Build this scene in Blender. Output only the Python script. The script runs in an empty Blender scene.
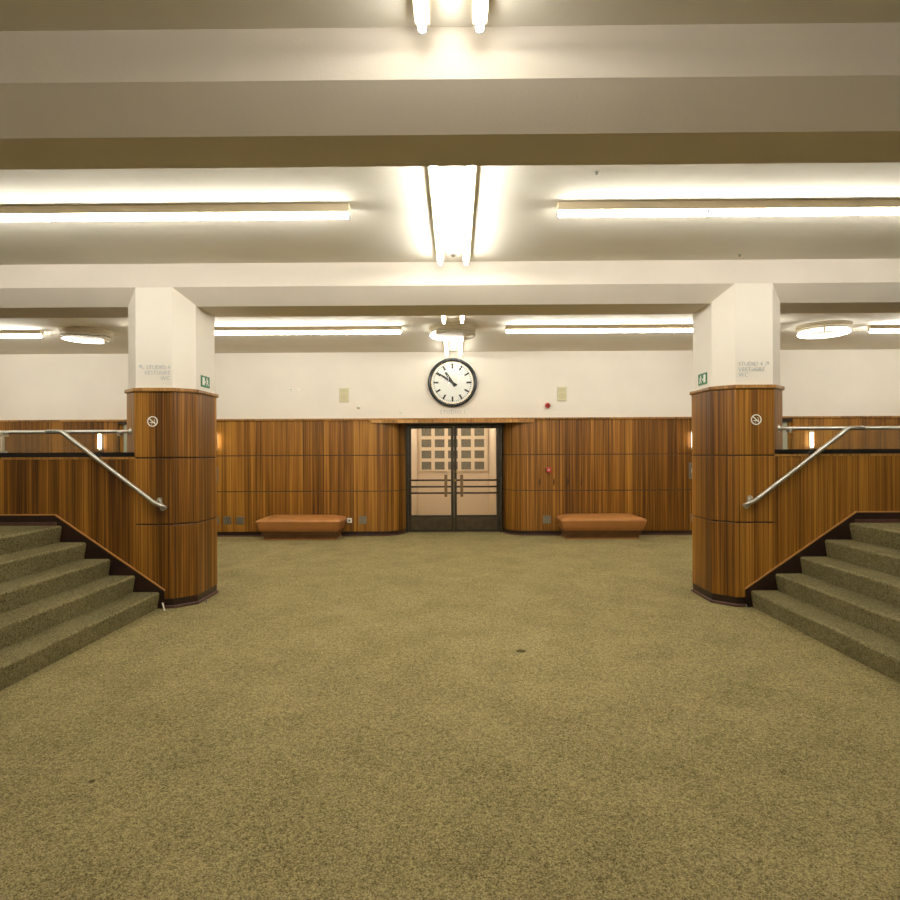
import bpy, bmesh, math, random
from mathutils import Vector, Matrix
random.seed(7)
PI = math.pi
sc = bpy.context.scene
C = sc.collection

# ------------------------------------------------------------------ dimensions (metres)
H_EYE = 1.55
ZC = 3.474            # ceiling
YW = 11.20            # wood face of the back wall
YPL = 11.372          # plaster face above it
WS = 11.20 / 11.36
def wz(z): return 1.55 + (z - 1.55) * WS
YD = 11.69            # double doors
XS = 9.4              # half width of the hall
YB = -6.0             # wall behind the camera
YP = 6.00             # wood face of the pillars
RISE, RUN, XSTEP = 0.1677, 0.2455, 2.957

# ------------------------------------------------------------------ materials
def new_mat(name):
    m = bpy.data.materials.new(name); m.use_nodes = True
    nt = m.node_tree; nt.nodes.clear()
    out = nt.nodes.new('ShaderNodeOutputMaterial')
    return m, nt, out

def plain(name, col, rough=0.5, metal=0.0, spec=0.5, noise=0.0, nscale=20.0, bump=0.0, bscale=60.0):
    m, nt, out = new_mat(name)
    b = nt.nodes.new('ShaderNodeBsdfPrincipled')
    b.inputs['Base Color'].default_value = (*col, 1)
    b.inputs['Roughness'].default_value = rough
    b.inputs['Metallic'].default_value = metal
    b.inputs['Specular IOR Level'].default_value = spec
    tc = nt.nodes.new('ShaderNodeTexCoord')
    if noise:
        n = nt.nodes.new('ShaderNodeTexNoise'); n.inputs['Scale'].default_value = nscale; n.inputs['Detail'].default_value = 4
        nt.links.new(tc.outputs['Object'], n.inputs['Vector'])
        mr = nt.nodes.new('ShaderNodeMapRange')
        mr.inputs['From Min'].default_value = 0.3; mr.inputs['From Max'].default_value = 0.7
        mr.inputs['To Min'].default_value = 1 - noise; mr.inputs['To Max'].default_value = 1 + noise
        nt.links.new(n.outputs['Fac'], mr.inputs['Value'])
        mx = nt.nodes.new('ShaderNodeMix'); mx.data_type = 'RGBA'; mx.blend_type = 'MULTIPLY'
        mx.inputs['Factor'].default_value = 1
        mx.inputs['A'].default_value = (*col, 1)
        nt.links.new(mr.outputs['Result'], mx.inputs['B'])
        nt.links.new(mx.outputs['Result'], b.inputs['Base Color'])
    if bump:
        n2 = nt.nodes.new('ShaderNodeTexNoise'); n2.inputs['Scale'].default_value = bscale; n2.inputs['Detail'].default_value = 5
        nt.links.new(tc.outputs['Object'], n2.inputs['Vector'])
        bp = nt.nodes.new('ShaderNodeBump'); bp.inputs['Strength'].default_value = bump; bp.inputs['Distance'].default_value = 0.01
        nt.links.new(n2.outputs['Fac'], bp.inputs['Height'])
        nt.links.new(bp.outputs['Normal'], b.inputs['Normal'])
    nt.links.new(b.outputs[0], out.inputs['Surface'])
    return m

def emit(name, col, strength):
    m, nt, out = new_mat(name)
    e = nt.nodes.new('ShaderNodeEmission')
    e.inputs['Color'].default_value = (*col, 1); e.inputs['Strength'].default_value = strength
    nt.links.new(e.outputs[0], out.inputs['Surface'])
    return m

def glass(name, tint=(1, 1, 1), refl=1.0):
    m, nt, out = new_mat(name)
    t = nt.nodes.new('ShaderNodeBsdfTransparent'); t.inputs['Color'].default_value = (*tint, 1)
    g = nt.nodes.new('ShaderNodeBsdfGlossy'); g.inputs['Roughness'].default_value = 0.02
    f = nt.nodes.new('ShaderNodeFresnel'); f.inputs['IOR'].default_value = 1.45
    k = nt.nodes.new('ShaderNodeMath'); k.operation = 'MULTIPLY'; k.inputs[1].default_value = refl
    mx = nt.nodes.new('ShaderNodeMixShader')
    nt.links.new(f.outputs[0], k.inputs[0]); nt.links.new(k.outputs[0], mx.inputs[0])
    nt.links.new(t.outputs[0], mx.inputs[1]); nt.links.new(g.outputs[0], mx.inputs[2])
    nt.links.new(mx.outputs[0], out.inputs['Surface'])
    return m

def wood_mat(name, leaf=0.27, dark=(0.048, 0.016, 0.0018), mid=(0.180, 0.072, 0.0075), light=(0.40, 0.185, 0.027), seed=0.0, contrast=1.0):
    """straight-grained veneer: u runs along the wall, v up"""
    m, nt, out = new_mat(name)
    N = nt.nodes.new; L = nt.links.new
    uv = N('ShaderNodeUVMap'); uv.uv_map = 'UVMap'
    sep = N('ShaderNodeSeparateXYZ'); L(uv.outputs[0], sep.inputs[0])
    def math_(op, a, b=None):
        n = N('ShaderNodeMath'); n.operation = op
        for i, v in enumerate((a, b)):
            if v is None: continue
            if isinstance(v, (int, float)): n.inputs[i].default_value = v
            else: L(v, n.inputs[i])
        return n.outputs[0]
    u = sep.outputs[0]
    # irregular leaf boundaries
    nb = N('ShaderNodeTexNoise'); nb.noise_dimensions = '1D'; nb.inputs['Scale'].default_value = 1.3; nb.inputs['Detail'].default_value = 0
    L(u, nb.inputs['W'])
    uw = math_('ADD', math_('DIVIDE', u, leaf), math_('MULTIPLY', nb.outputs['Fac'], 2.0))
    lid = math_('FLOOR', uw)
    wn = N('ShaderNodeTexWhiteNoise'); wn.noise_dimensions = '1D'; L(math_('ADD', lid, seed), wn.inputs['W'])
    def stripes(fu, fv, det, dist, zk):
        cx = N('ShaderNodeCombineXYZ')
        L(math_('MULTIPLY', u, fu), cx.inputs[0]); L(math_('MULTIPLY', sep.outputs[1], fv), cx.inputs[1])
        L(math_('MULTIPLY', lid, zk), cx.inputs[2])
        n = N('ShaderNodeTexNoise'); n.inputs['Scale'].default_value = 1; n.inputs['Detail'].default_value = det
        n.inputs['Distortion'].default_value = dist
        L(cx.outputs[0], n.inputs['Vector'])
        return n.outputs['Fac']
    s1 = stripes(34, 0.35, 2, 0.15, 3.1)
    s2 = stripes(90, 0.5, 3, 0.2, 1.7)
    s3 = stripes(320, 2.5, 2, 0.0, 0.7)
    s4 = stripes(9, 0.25, 1, 0.3, 2.3)
    v = math_('ADD', math_('MULTIPLY', s1, 0.36), math_('MULTIPLY', s2, 0.46))
    v = math_('ADD', v, math_('MULTIPLY', s3, 0.14))
    v = math_('ADD', v, math_('MULTIPLY', s4, 0.16))
    v = math_('ADD', v, math_('MULTIPLY', math_('SUBTRACT', wn.outputs['Value'], 0.5), 0.15))
    v = math_('ADD', math_('MULTIPLY', math_('SUBTRACT', v, 0.56), contrast), 0.56)
    cr = N('ShaderNodeValToRGB')
    cr.color_ramp.elements[0].position = 0.42; cr.color_ramp.elements[0].color = (*dark, 1)
    cr.color_ramp.elements[1].position = 0.72; cr.color_ramp.elements[1].color = (*light, 1)
    e = cr.color_ramp.elements.new(0.56); e.color = (*mid, 1)
    L(v, cr.inputs[0])
    b = N('ShaderNodeBsdfPrincipled')
    L(cr.outputs[0], b.inputs['Base Color'])
    b.inputs['Roughness'].default_value = 0.38
    b.inputs['Specular IOR Level'].default_value = 0.35
    bp = N('ShaderNodeBump'); bp.inputs['Strength'].default_value = 0.06; bp.inputs['Distance'].default_value = 0.005
    L(s3, bp.inputs['Height']); L(bp.outputs['Normal'], b.inputs['Normal'])
    L(b.outputs[0], out.inputs['Surface'])
    return m

def carpet_mat(name, dark, light, scale=150):
    m, nt, out = new_mat(name)
    N = nt.nodes.new; L = nt.links.new
    tc = N('ShaderNodeTexCoord')
    n1 = N('ShaderNodeTexNoise'); n1.inputs['Scale'].default_value = scale; n1.inputs['Detail'].default_value = 3; n1.inputs['Roughness'].default_value = 0.7
    n2 = N('ShaderNodeTexNoise'); n2.inputs['Scale'].default_value = 2.2; n2.inputs['Detail'].default_value = 6; n2.inputs['Roughness'].default_value = 0.6
    n3 = N('ShaderNodeTexVoronoi'); n3.inputs['Scale'].default_value = scale * 0.9
    n4 = N('ShaderNodeTexNoise'); n4.inputs['Scale'].default_value = scale * 0.36; n4.inputs['Detail'].default_value = 1
    for n in (n1, n2, n3, n4): L(tc.outputs['Object'], n.inputs['Vector'])
    def math_(op, a, b):
        n = N('ShaderNodeMath'); n.operation = op
        for i, v in enumerate((a, b)):
            if isinstance(v, (int, float)): n.inputs[i].default_value = v
            else: L(v, n.inputs[i])
        return n.outputs[0]
    v = math_('ADD', math_('MULTIPLY', n1.outputs['Fac'], 1.0), math_('MULTIPLY', math_('SUBTRACT', n2.outputs['Fac'], 0.5), 0.16))
    v = math_('ADD', v, math_('MULTIPLY', math_('SUBTRACT', n4.outputs['Fac'], 0.5), 0.22))
    cr = N('ShaderNodeValToRGB')
    cr.color_ramp.elements[0].position = 0.34; cr.color_ramp.elements[0].color = (*dark, 1)
    cr.color_ramp.elements[1].position = 0.66; cr.color_ramp.elements[1].color = (*light, 1)
    L(v, cr.inputs[0])
    b = N('ShaderNodeBsdfPrincipled'); L(cr.outputs[0], b.inputs['Base Color'])
    b.inputs['Roughness'].default_value = 1.0; b.inputs['Specular IOR Level'].default_value = 0.05
    bp = N('ShaderNodeBump'); bp.inputs['Strength'].default_value = 0.5; bp.inputs['Distance'].default_value = 0.006
    L(n3.outputs['Distance'], bp.inputs['Height']); L(bp.outputs['Normal'], b.inputs['Normal'])
    L(b.outputs[0], out.inputs['Surface'])
    return m

M = {}
M['plaster'] = plain('cream plaster', (0.78, 0.73, 0.645), 0.85, spec=0.2, noise=0.03, nscale=1.5, bump=0.06, bscale=90)
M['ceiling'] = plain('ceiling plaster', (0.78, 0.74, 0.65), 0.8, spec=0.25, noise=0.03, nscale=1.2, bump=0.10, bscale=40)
M['beam'] = plain('shade darkened beam plaster', (0.68, 0.62, 0.54), 0.85, spec=0.2, noise=0.03, nscale=2, bump=0.12, bscale=70)  # darker than the pillar plaster: shade of the undersides put into the colour
M['wood'] = wood_mat('striped veneer')
M['woodp'] = wood_mat('striped pillar veneer', leaf=0.21, seed=40.0, contrast=1.15)
M['woods'] = wood_mat('spandrel veneer', leaf=0.30, seed=80.0, contrast=0.9)
M['woodcap'] = wood_mat('cap veneer', leaf=0.9, dark=(0.13, 0.055, 0.012), mid=(0.30, 0.145, 0.033), light=(0.45, 0.25, 0.075), seed=9.0)
M['fascia'] = wood_mat('cross banded fascia', leaf=0.35, dark=(0.18, 0.080, 0.018), mid=(0.40, 0.20, 0.05), light=(0.58, 0.34, 0.11), seed=21.0)
M['woodedge'] = plain('veneer edge', (0.40, 0.19, 0.05), 0.4)
M['darkbase'] = plain('dark stained skirting', (0.016, 0.006, 0.004), 0.35, noise=0.3, nscale=8)
M['redlip'] = plain('reddish brown quadrant', (0.085, 0.036, 0.026), 0.45, noise=0.25, nscale=20)
M['backing'] = plain('dark groove', (0.030, 0.013, 0.004), 0.7)
M['blacksill'] = plain('polished black sill', (0.006, 0.005, 0.005), 0.08)
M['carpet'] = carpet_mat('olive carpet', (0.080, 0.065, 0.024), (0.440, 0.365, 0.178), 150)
M['shadecarpet'] = carpet_mat('shade darkened step carpet', (0.050, 0.043, 0.017), (0.275, 0.236, 0.120), 115)  # same carpet as the floor, with the shade on the steps in its colour
M['steel'] = plain('brushed steel', (0.66, 0.64, 0.58), 0.36, 1.0)
M['steeld'] = plain('dull steel', (0.42, 0.42, 0.38), 0.4, 1.0)
M['greymetal'] = plain('grey metal plate', (0.20, 0.19, 0.15), 0.4, 0.6)
M['greenmetal'] = plain('pale grey green metal', (0.42, 0.43, 0.33), 0.4, 0.2)
M['bronze'] = plain('dark bronze', (0.040, 0.032, 0.020), 0.35, 0.5, noise=0.25, nscale=12)
M['kick'] = plain('dark bronze kick plate', (0.065, 0.047, 0.026), 0.35, 0.4, noise=0.3, nscale=9)
M['handle'] = plain('worn bronze grip', (0.22, 0.15, 0.075), 0.35, 0.7)
M['gold'] = plain('brass', (0.72, 0.48, 0.14), 0.25, 1.0)
M['glass'] = glass('clear glass')
M['clockglass'] = glass('clock glass', (1, 1, 1), 0.25)
M['bglass'] = glass('balustrade glass', (0.97, 0.99, 0.96), 1.6)
M['leather'] = plain('tan leatherette', (0.40, 0.172, 0.048), 0.42, spec=0.45, noise=0.06, nscale=5, bump=0.05, bscale=200)
M['fixture'] = plain('cream enamel', (0.84, 0.72, 0.52), 0.4)
M['fixcap'] = plain('grey lampholder', (0.55, 0.58, 0.62), 0.4)
M['ringbody'] = plain('cream ring housing', (0.62, 0.54, 0.38), 0.45)
M['deadtube'] = plain('unlit glass tube', (0.62, 0.60, 0.50), 0.12)
LCOL = (1.0, 0.965, 0.87)
M['tube'] = emit('lit fluorescent tube', LCOL, 65)
M['tubeback'] = emit('lit fluorescent tube by the back wall', LCOL, 90)
M['tubepair'] = emit('lit fluorescent tube by the clock', LCOL, 24)
M['tubenear'] = emit('lit fluorescent tube near the viewer', LCOL, 32)
M['tubeadded'] = emit('added unseen fluorescent tube', LCOL, 95)
M['ringtube'] = emit('lit ring tube', LCOL, 10)
M['sconce'] = emit('lit sconce tube', (1.0, 0.80, 0.50), 16)
M['vesttube'] = emit('vestibule tube', (1.0, 0.93, 0.80), 150)
M['white'] = plain('white plastic', (0.80, 0.78, 0.70), 0.4)
M['ivory'] = plain('yellowed grille', (0.58, 0.53, 0.33), 0.5)
M['ivoryd'] = plain('yellowed grille hole', (0.46, 0.42, 0.25), 0.5)
M['red'] = plain('red plastic', (0.35, 0.018, 0.012), 0.35)
M['black'] = plain('black plastic', (0.012, 0.012, 0.012), 0.4)
M['rim'] = plain('blue black enamel', (0.018, 0.022, 0.026), 0.22)
M['dial'] = plain('white clock dial', (0.80, 0.81, 0.76), 0.5)
M['green'] = plain('exit green', (0.018, 0.16, 0.065), 0.45)
M['signwhite'] = plain('sign white', (0.80, 0.82, 0.76), 0.5)
M['letter'] = plain('pale metal letter', (0.50, 0.52, 0.51), 0.4, 0.3)
M['faint'] = plain('faint pale letter', (0.70, 0.70, 0.66), 0.5)
M['vwall'] = plain('vestibule cream paint', (0.72, 0.60, 0.45), 0.7)
M['vframe'] = plain('vestibule cream joinery', (0.74, 0.64, 0.48), 0.5)
M['vpane'] = plain('dark reeded pane', (0.15, 0.14, 0.105), 0.2, noise=0.2, nscale=30)
M['plinth'] = plain('brown bench plinth', (0.13, 0.055, 0.014), 0.4, noise=0.2, nscale=6)
M['stain'] = plain('dark carpet stain', (0.085, 0.070, 0.030), 1.0, spec=0.05)
M['doorwood'] = wood_mat('door veneer', leaf=0.5, seed=120.0)

# ------------------------------------------------------------------ helpers
def tag(o, label, cat, group=None, kind=None):
    o['label'] = label; o['category'] = cat
    if group: o['group'] = group
    if kind: o['kind'] = kind
    return o

def thing(name, label, cat, loc, group=None, kind=None):
    o = bpy.data.objects.new(name, None); C.objects.link(o)
    o.location = loc; o.empty_display_size = 0.1
    return tag(o, label, cat, group, kind)

def base_of(p):
    v = Vector((0, 0, 0))
    while p is not None:
        v += p.location; p = p.parent
    return v

def obj(name, bm, mat, parent=None, smooth=False, bevel=0.0, seg=2, label=None):
    """bmesh holds world coordinates; the object is placed relative to its parent"""
    bmesh.ops.recalc_face_normals(bm, faces=bm.faces[:])
    if bm.loops.layers.uv.active is None: auto_uv(bm)
    if parent is not None:
        off = base_of(parent)
    else:
        co = [v.co for v in bm.verts]
        off = Vector(((min(c.x for c in co) + max(c.x for c in co)) / 2, (min(c.y for c in co) + max(c.y for c in co)) / 2, min(c.z for c in co)))
    bmesh.ops.translate(bm, verts=bm.verts[:], vec=-off)
    me = bpy.data.meshes.new(name); bm.to_mesh(me); bm.free()
    if smooth:
        for p in me.polygons: p.use_smooth = True
    for mm in (mat if isinstance(mat, (list, tuple)) else [mat]): me.materials.append(mm)
    o = bpy.data.objects.new(name, me); C.objects.link(o)
    if parent is not None: o.parent = parent
    else: o.location = off
    if bevel:
        b = o.modifiers.new('soft edges', 'BEVEL'); b.width = bevel; b.segments = seg; b.limit_method = 'ANGLE'; b.angle_limit = math.radians(35)
    if label: o['label'] = label
    return o

def auto_uv(bm):
    lay = bm.loops.layers.uv.new('UVMap')
    for f in bm.faces:
        n = f.normal
        for l in f.loops:
            c = l.vert.co
            if abs(n.x) > 0.9: uvv = (c.y, c.z)
            elif abs(n.z) > 0.7: uvv = (c.x, c.y)
            elif abs(n.x) < 0.1: uvv = (c.x, c.z)
            else: uvv = (-n.y * c.x + n.x * c.y, c.z)
            l[lay].uv = uvv

def box(bm, x0, x1, y0, y1, z0, z1):
    v = [bm.verts.new(p) for p in ((x0, y0, z0), (x1, y0, z0), (x1, y1, z0), (x0, y1, z0), (x0, y0, z1), (x1, y0, z1), (x1, y1, z1), (x0, y1, z1))]
    for f in ((3, 2, 1, 0), (4, 5, 6, 7), (0, 1, 5, 4), (1, 2, 6, 5), (2, 3, 7, 6), (3, 0, 4, 7)):
        bm.faces.new([v[i] for i in f])
    return bm

def B(x0, x1, y0, y1, z0, z1):
    return box(bmesh.new(), min(x0, x1), max(x0, x1), min(y0, y1), max(y0, y1), min(z0, z1), max(z0, z1))

def prism_z(bm, pts, z0, z1, u0=0.0):
    """closed solid from a plan outline; UV u runs round the outline"""
    lay = bm.loops.layers.uv.active or bm.loops.layers.uv.new('UVMap')
    n = len(pts)
    lo = [bm.verts.new((p[0], p[1], z0)) for p in pts]; hi = [bm.verts.new((p[0], p[1], z1)) for p in pts]
    u = u0
    for i in range(n):
        j = (i + 1) % n
        d = math.hypot(pts[j][0] - pts[i][0], pts[j][1] - pts[i][1])
        f = bm.faces.new((lo[i], lo[j], hi[j], hi[i]))
        for l, uvv in zip(f.loops, ((u, z0), (u + d, z0), (u + d, z1), (u, z1))): l[lay].uv = uvv
        u += d
    for ring in (lo[::-1], hi):
        f = bm.faces.new(ring)
        for l in f.loops: l[lay].uv = (l.vert.co.x, l.vert.co.y)
    return bm

def prism_y(bm, pts, y0, y1):
    """closed solid from an outline in X-Z"""
    a = [bm.verts.new((p[0], y0, p[1])) for p in pts]; b = [bm.verts.new((p[0], y1, p[1])) for p in pts]
    n = len(pts)
    for i in range(n):
        j = (i + 1) % n
        bm.faces.new((a[i], a[j], b[j], b[i]))
    bm.faces.new(a[::-1]); bm.faces.new(b)
    return bm

def prism_x(bm, pts, x0, x1):
    """closed solid from an outline in Y-Z"""
    a = [bm.verts.new((x0, p[0], p[1])) for p in pts]; b = [bm.verts.new((x1, p[0], p[1])) for p in pts]
    n = len(pts)
    for i in range(n):
        j = (i + 1) % n
        bm.faces.new((a[i], a[j], b[j], b[i]))
    bm.faces.new(a[::-1]); bm.faces.new(b)
    return bm

def strip(bm, path, z0, z1, out=0.0, thick=0.02, u0=0.0):
    """a wall-hugging band following a plan path (room on its right-hand side)"""
    n = len(path); P = [Vector((p[0], p[1])) for p in path]
    nor = []
    for i in range(n):
        ds = []
        if i > 0: ds.append((P[i] - P[i - 1]).normalized())
        if i < n - 1: ds.append((P[i + 1] - P[i]).normalized())
        ns = [Vector((d.y, -d.x)) for d in ds]
        m = sum(ns, Vector((0, 0))).normalized()
        k = 1 / max(0.3, m.dot(ns[0]))
        nor.append(m * k)
    fr = [P[i] + nor[i] * out for i in range(n)]; bk = [P[i] + nor[i] * (out - thick) for i in range(n)]
    pts = [(p.x, p.y) for p in fr] + [(p.x, p.y) for p in bk[::-1]]
    lay = bm.loops.layers.uv.active or bm.loops.layers.uv.new('UVMap')
    def ring(z): return [bm.verts.new((p[0], p[1], z)) for p in pts]
    lo, hi = ring(z0), ring(z1); N = len(pts)
    u = u0; us = [u0]
    for i in range(n - 1):
        u += (P[i + 1] - P[i]).length; us.append(u)
    uu = us + us[::-1]
    for i in range(N):
        j = (i + 1) % N
        f = bm.faces.new((lo[i], lo[j], hi[j], hi[i]))
        for l, uvv in zip(f.loops, ((uu[i], z0), (uu[j], z0), (uu[j], z1), (uu[i], z1))): l[lay].uv = uvv
        if i in (n - 1, N - 1):
            for k, l in enumerate(f.loops): l[lay].uv = (uu[i] + (0.02 if k in (1, 2) else 0), l.vert.co.z)
    for a, z in ((lo, z0), (hi, z1)):
        for i in range(n - 1):
            f = bm.faces.new((a[i], a[i + 1], a[N - 2 - i], a[N - 1 - i]))
            for l in f.loops: l[lay].uv = (l.vert.co.x, z)
    return bm

def cyl(bm, p0, p1, r0, r1=None, n=24, cap=True):
    r1 = r0 if r1 is None else r1
    p0 = Vector(p0); p1 = Vector(p1); d = (p1 - p0).normalized()
    a = d.orthogonal().normalized(); b = d.cross(a)
    A = [bm.verts.new(p0 + (a * math.cos(2 * PI * i / n) + b * math.sin(2 * PI * i / n)) * r0) for i in range(n)]
    Bv = [bm.verts.new(p1 + (a * math.cos(2 * PI * i / n) + b * math.sin(2 * PI * i / n)) * r1) for i in range(n)]
    for i in range(n): bm.faces.new((A[i], A[(i + 1) % n], Bv[(i + 1) % n], Bv[i]))
    if cap: bm.faces.new(A[::-1]); bm.faces.new(Bv)
    return bm

def tube(bm, pts, r, n=14, closed=False):
    P = [Vector(p) for p in pts]; m = len(P)
    rings = []; a = None
    for i in range(m):
        if closed: t = (P[(i + 1) % m] - P[i - 1]).normalized()
        else: t = (P[min(i + 1, m - 1)] - P[max(i - 1, 0)]).normalized()
        if a is None: a = t.orthogonal().normalized()
        a = (a - t * a.dot(t)).normalized(); b = t.cross(a)
        rings.append([bm.verts.new(P[i] + (a * math.cos(2 * PI * k / n) + b * math.sin(2 * PI * k / n)) * r) for k in range(n)])
    for i in range(m if closed else m - 1):
        A, Bv = rings[i], rings[(i + 1) % m]
        for k in range(n): bm.faces.new((A[k], A[(k + 1) % n], Bv[(k + 1) % n], Bv[k]))
    if not closed: bm.faces.new(rings[0][::-1]); bm.faces.new(rings[-1])
    return bm

def fillet(pts, r, n=8):
    """round the corners of a polyline"""
    P = [Vector(p) for p in pts]; out = [P[0]]
    for i in range(1, len(P) - 1):
        d0 = (P[i - 1] - P[i]); d1 = (P[i + 1] - P[i])
        q = min(r, d0.length * 0.48, d1.length * 0.48)
        a = P[i] + d0.normalized() * q; b = P[i] + d1.normalized() * q
        for k in range(n + 1):
            t = k / n
            out.append(a * (1 - t) ** 2 + P[i] * 2 * t * (1 - t) + b * t * t)
    out.append(P[-1])
    return out

def lathe_y(bm, c, prof, n=64):
    """revolve (radius, y) pairs about the Y axis through c"""
    rings = []
    for r, y in prof:
        rings.append([bm.verts.new((c[0] + r * math.cos(2 * PI * i / n), c[1] + y, c[2] + r * math.sin(2 * PI * i / n))) for i in range(n)])
    for A, Bv in zip(rings, rings[1:] ):
        for i in range(n): bm.faces.new((A[i], A[(i + 1) % n], Bv[(i + 1) % n], Bv[i]))
    return bm

def lathe_z(bm, c, prof, n=64, cap=True):
    rings = []
    for r, z in prof:
        rings.append([bm.verts.new((c[0] + r * math.cos(2 * PI * i / n), c[1] + r * math.sin(2 * PI * i / n), c[2] + z)) for i in range(n)])
    for A, Bv in zip(rings, rings[1:]):
        for i in range(n): bm.faces.new((A[i], A[(i + 1) % n], Bv[(i + 1) % n], Bv[i]))
    if cap: bm.faces.new(rings[0][::-1]); bm.faces.new(rings[-1])
    return bm

def text_bm(s, size, x, y, z, align='LEFT', depth=0.004, spacing=1.0, face='front'):
    """raised lettering standing on a wall that faces -Y"""
    cu = bpy.data.curves.new('lettering', 'FONT'); cu.body = s; cu.size = size; cu.align_x = align
    cu.extrude = depth / 2; cu.space_character = spacing; cu.resolution_u = 3
    o = bpy.data.objects.new('lettering', cu); C.objects.link(o)
    dg = bpy.context.evaluated_depsgraph_get(); dg.update()
    me = bpy.data.meshes.new_from_object(o.evaluated_get(dg))
    bm = bmesh.new(); bm.from_mesh(me)
    bpy.data.meshes.remove(me); bpy.data.objects.remove(o); bpy.data.curves.remove(cu)
    bmesh.ops.transform(bm, matrix=Matrix.Translation((x, y - depth / 2, z)) @ Matrix.Rotation(PI / 2, 4, 'X'), verts=bm.verts[:])
    for l in list(bm.loops.layers.uv.values()): bm.loops.layers.uv.remove(l)
    return bm

def bar2d(bm, x0, z0, x1, z1, w, y0, y1):
    """a flat stroke on a wall facing -Y"""
    d = Vector((x1 - x0, z1 - z0)).normalized(); n = Vector((-d.y, d.x)) * w / 2
    return prism_y(bm, [(x0 + n.x, z0 + n.y), (x0 - n.x, z0 - n.y), (x1 - n.x, z1 - n.y), (x1 + n.x, z1 + n.y)], y0, y1)

ST = 'structure'

# ------------------------------------------------------------------ floor, ceiling, walls
tag(obj('floor', B(-XS, XS, YB, 16.2, -0.0837, 0.0), M['carpet']), 'olive flecked carpet floor of the foyer', 'floor', kind=ST)
tag(obj('ceiling', B(-XS, XS, YB, YPL + 0.25, ZC, ZC + 0.15), M['ceiling']), 'cream plaster ceiling carrying the strip lights', 'ceiling', kind=ST)
for s, nm in ((-1, 'left'), (1, 'right')):
    tag(obj('wall_' + nm, B(s * XS, s * (XS + 0.15), YB, YPL + 0.25, 0, ZC), M['plaster']), 'cream side wall at the %s end of the foyer' % nm, 'wall', kind=ST)
tag(obj('wall_front', B(-XS, XS, YB - 0.15, YB, 0, ZC), M['plaster']), 'cream wall behind the viewer', 'wall', kind=ST)

# ceiling beams with splayed undersides
def beam(y0, y1, label):
    ch = 0.18
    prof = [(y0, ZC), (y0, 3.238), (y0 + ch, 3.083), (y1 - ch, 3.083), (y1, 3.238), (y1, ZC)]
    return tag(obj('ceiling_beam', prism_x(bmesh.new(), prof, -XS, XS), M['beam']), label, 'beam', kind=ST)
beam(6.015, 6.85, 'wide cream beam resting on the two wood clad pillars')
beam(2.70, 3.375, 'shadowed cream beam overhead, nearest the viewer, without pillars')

# back wall: plaster above, striped veneer below
wb = thing('wall_back', 'back wall with cream plaster above striped wood panelling', 'wall', (0, YW, 0), kind=ST)
ZT = wz(2.180)
PORT_X, PORT_R = 0.95, 0.45
REC0, REC1 = 5.18, 6.315      # side door recesses
obj('plaster', B(-XS, XS, YPL, YPL + 0.25, 2.165, ZC), M['plaster'], wb)
def curve_path(s):
    pts = []
    for k in range(17):
        t = PI / 2 * k / 16
        pts.append((s * (PORT_X + PORT_R - PORT_R * math.sin(t)), YW + (YD - YW) * (1 - math.cos(t))))
    return pts
pathL = [(-REC0, YD - 0.02), (-REC0, YW)] + curve_path(-1)
pathR = [(-p[0], p[1]) for p in pathL][::-1]
farL = [(-XS, YW), (-REC1, YW), (-REC1, YD - 0.02)]
farR = [(-p[0], p[1]) for p in farL][::-1]
rows = [(0.088, 0.834), (0.849, 1.507), (1.522, ZT)]
for k, path in enumerate((pathL, pathR, farL, farR)):
    obj('panel_backing', strip(bmesh.new(), path, 0.0, ZT, -0.012, 0.03), M['backing'], wb)
    for z0, z1 in rows:
        obj('wood_panel', strip(bmesh.new(), path, z0, z1, 0.0, 0.014, u0=k * 7.3), M['wood'], wb, bevel=0.004)
    obj('baseboard', strip(bmesh.new(), path, 0.0, 0.088, -0.004, 0.012), M['darkbase'], wb)
    obj('quadrant', strip(bmesh.new(), path, 0.0, 0.026, 0.014, 0.02), M['redlip'], wb, bevel=0.006)
obj('cap_rail', B(-XS, XS, YW - 0.030, YPL + 0.01, ZT, wz(2.216)), M['woodcap'], wb, bevel=0.006)
obj('portal_fascia', B(-1.56, 1.49, YW - 0.045, YW + 0.02, 2.114, ZT), M['fascia'], wb, bevel=0.004)
obj('portal_soffit', B(-1.42, 1.42, YW + 0.02, YD + 0.10, 2.118, 2.16), M['darkbase'], wb)
for s in (-1, 1):
    obj('recess_soffit', B(s * (REC0 + 0.002), s * (REC1 - 0.002), YW + 0.004, YD + 0.10, 2.118, ZT - 0.002), M['darkbase'], wb)
for i, x in enumerate((1.619, 1.888, 2.154, 2.414)):     # worn slots in the panelling
    bm = bmesh.new(); x *= WS
    prism_y(bm, [(x - 0.012, 0.945), (x + 0.004, 0.93), (x + 0.016, 1.0), (x + 0.006, 1.075 + 0.02 * (i > 1)), (x - 0.008, 1.06)], YW - 0.0015, YW + 0.004)
    obj('worn_slot', bm, M['backing'], wb, label='dark vertical gouge in the wood panelling')

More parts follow.
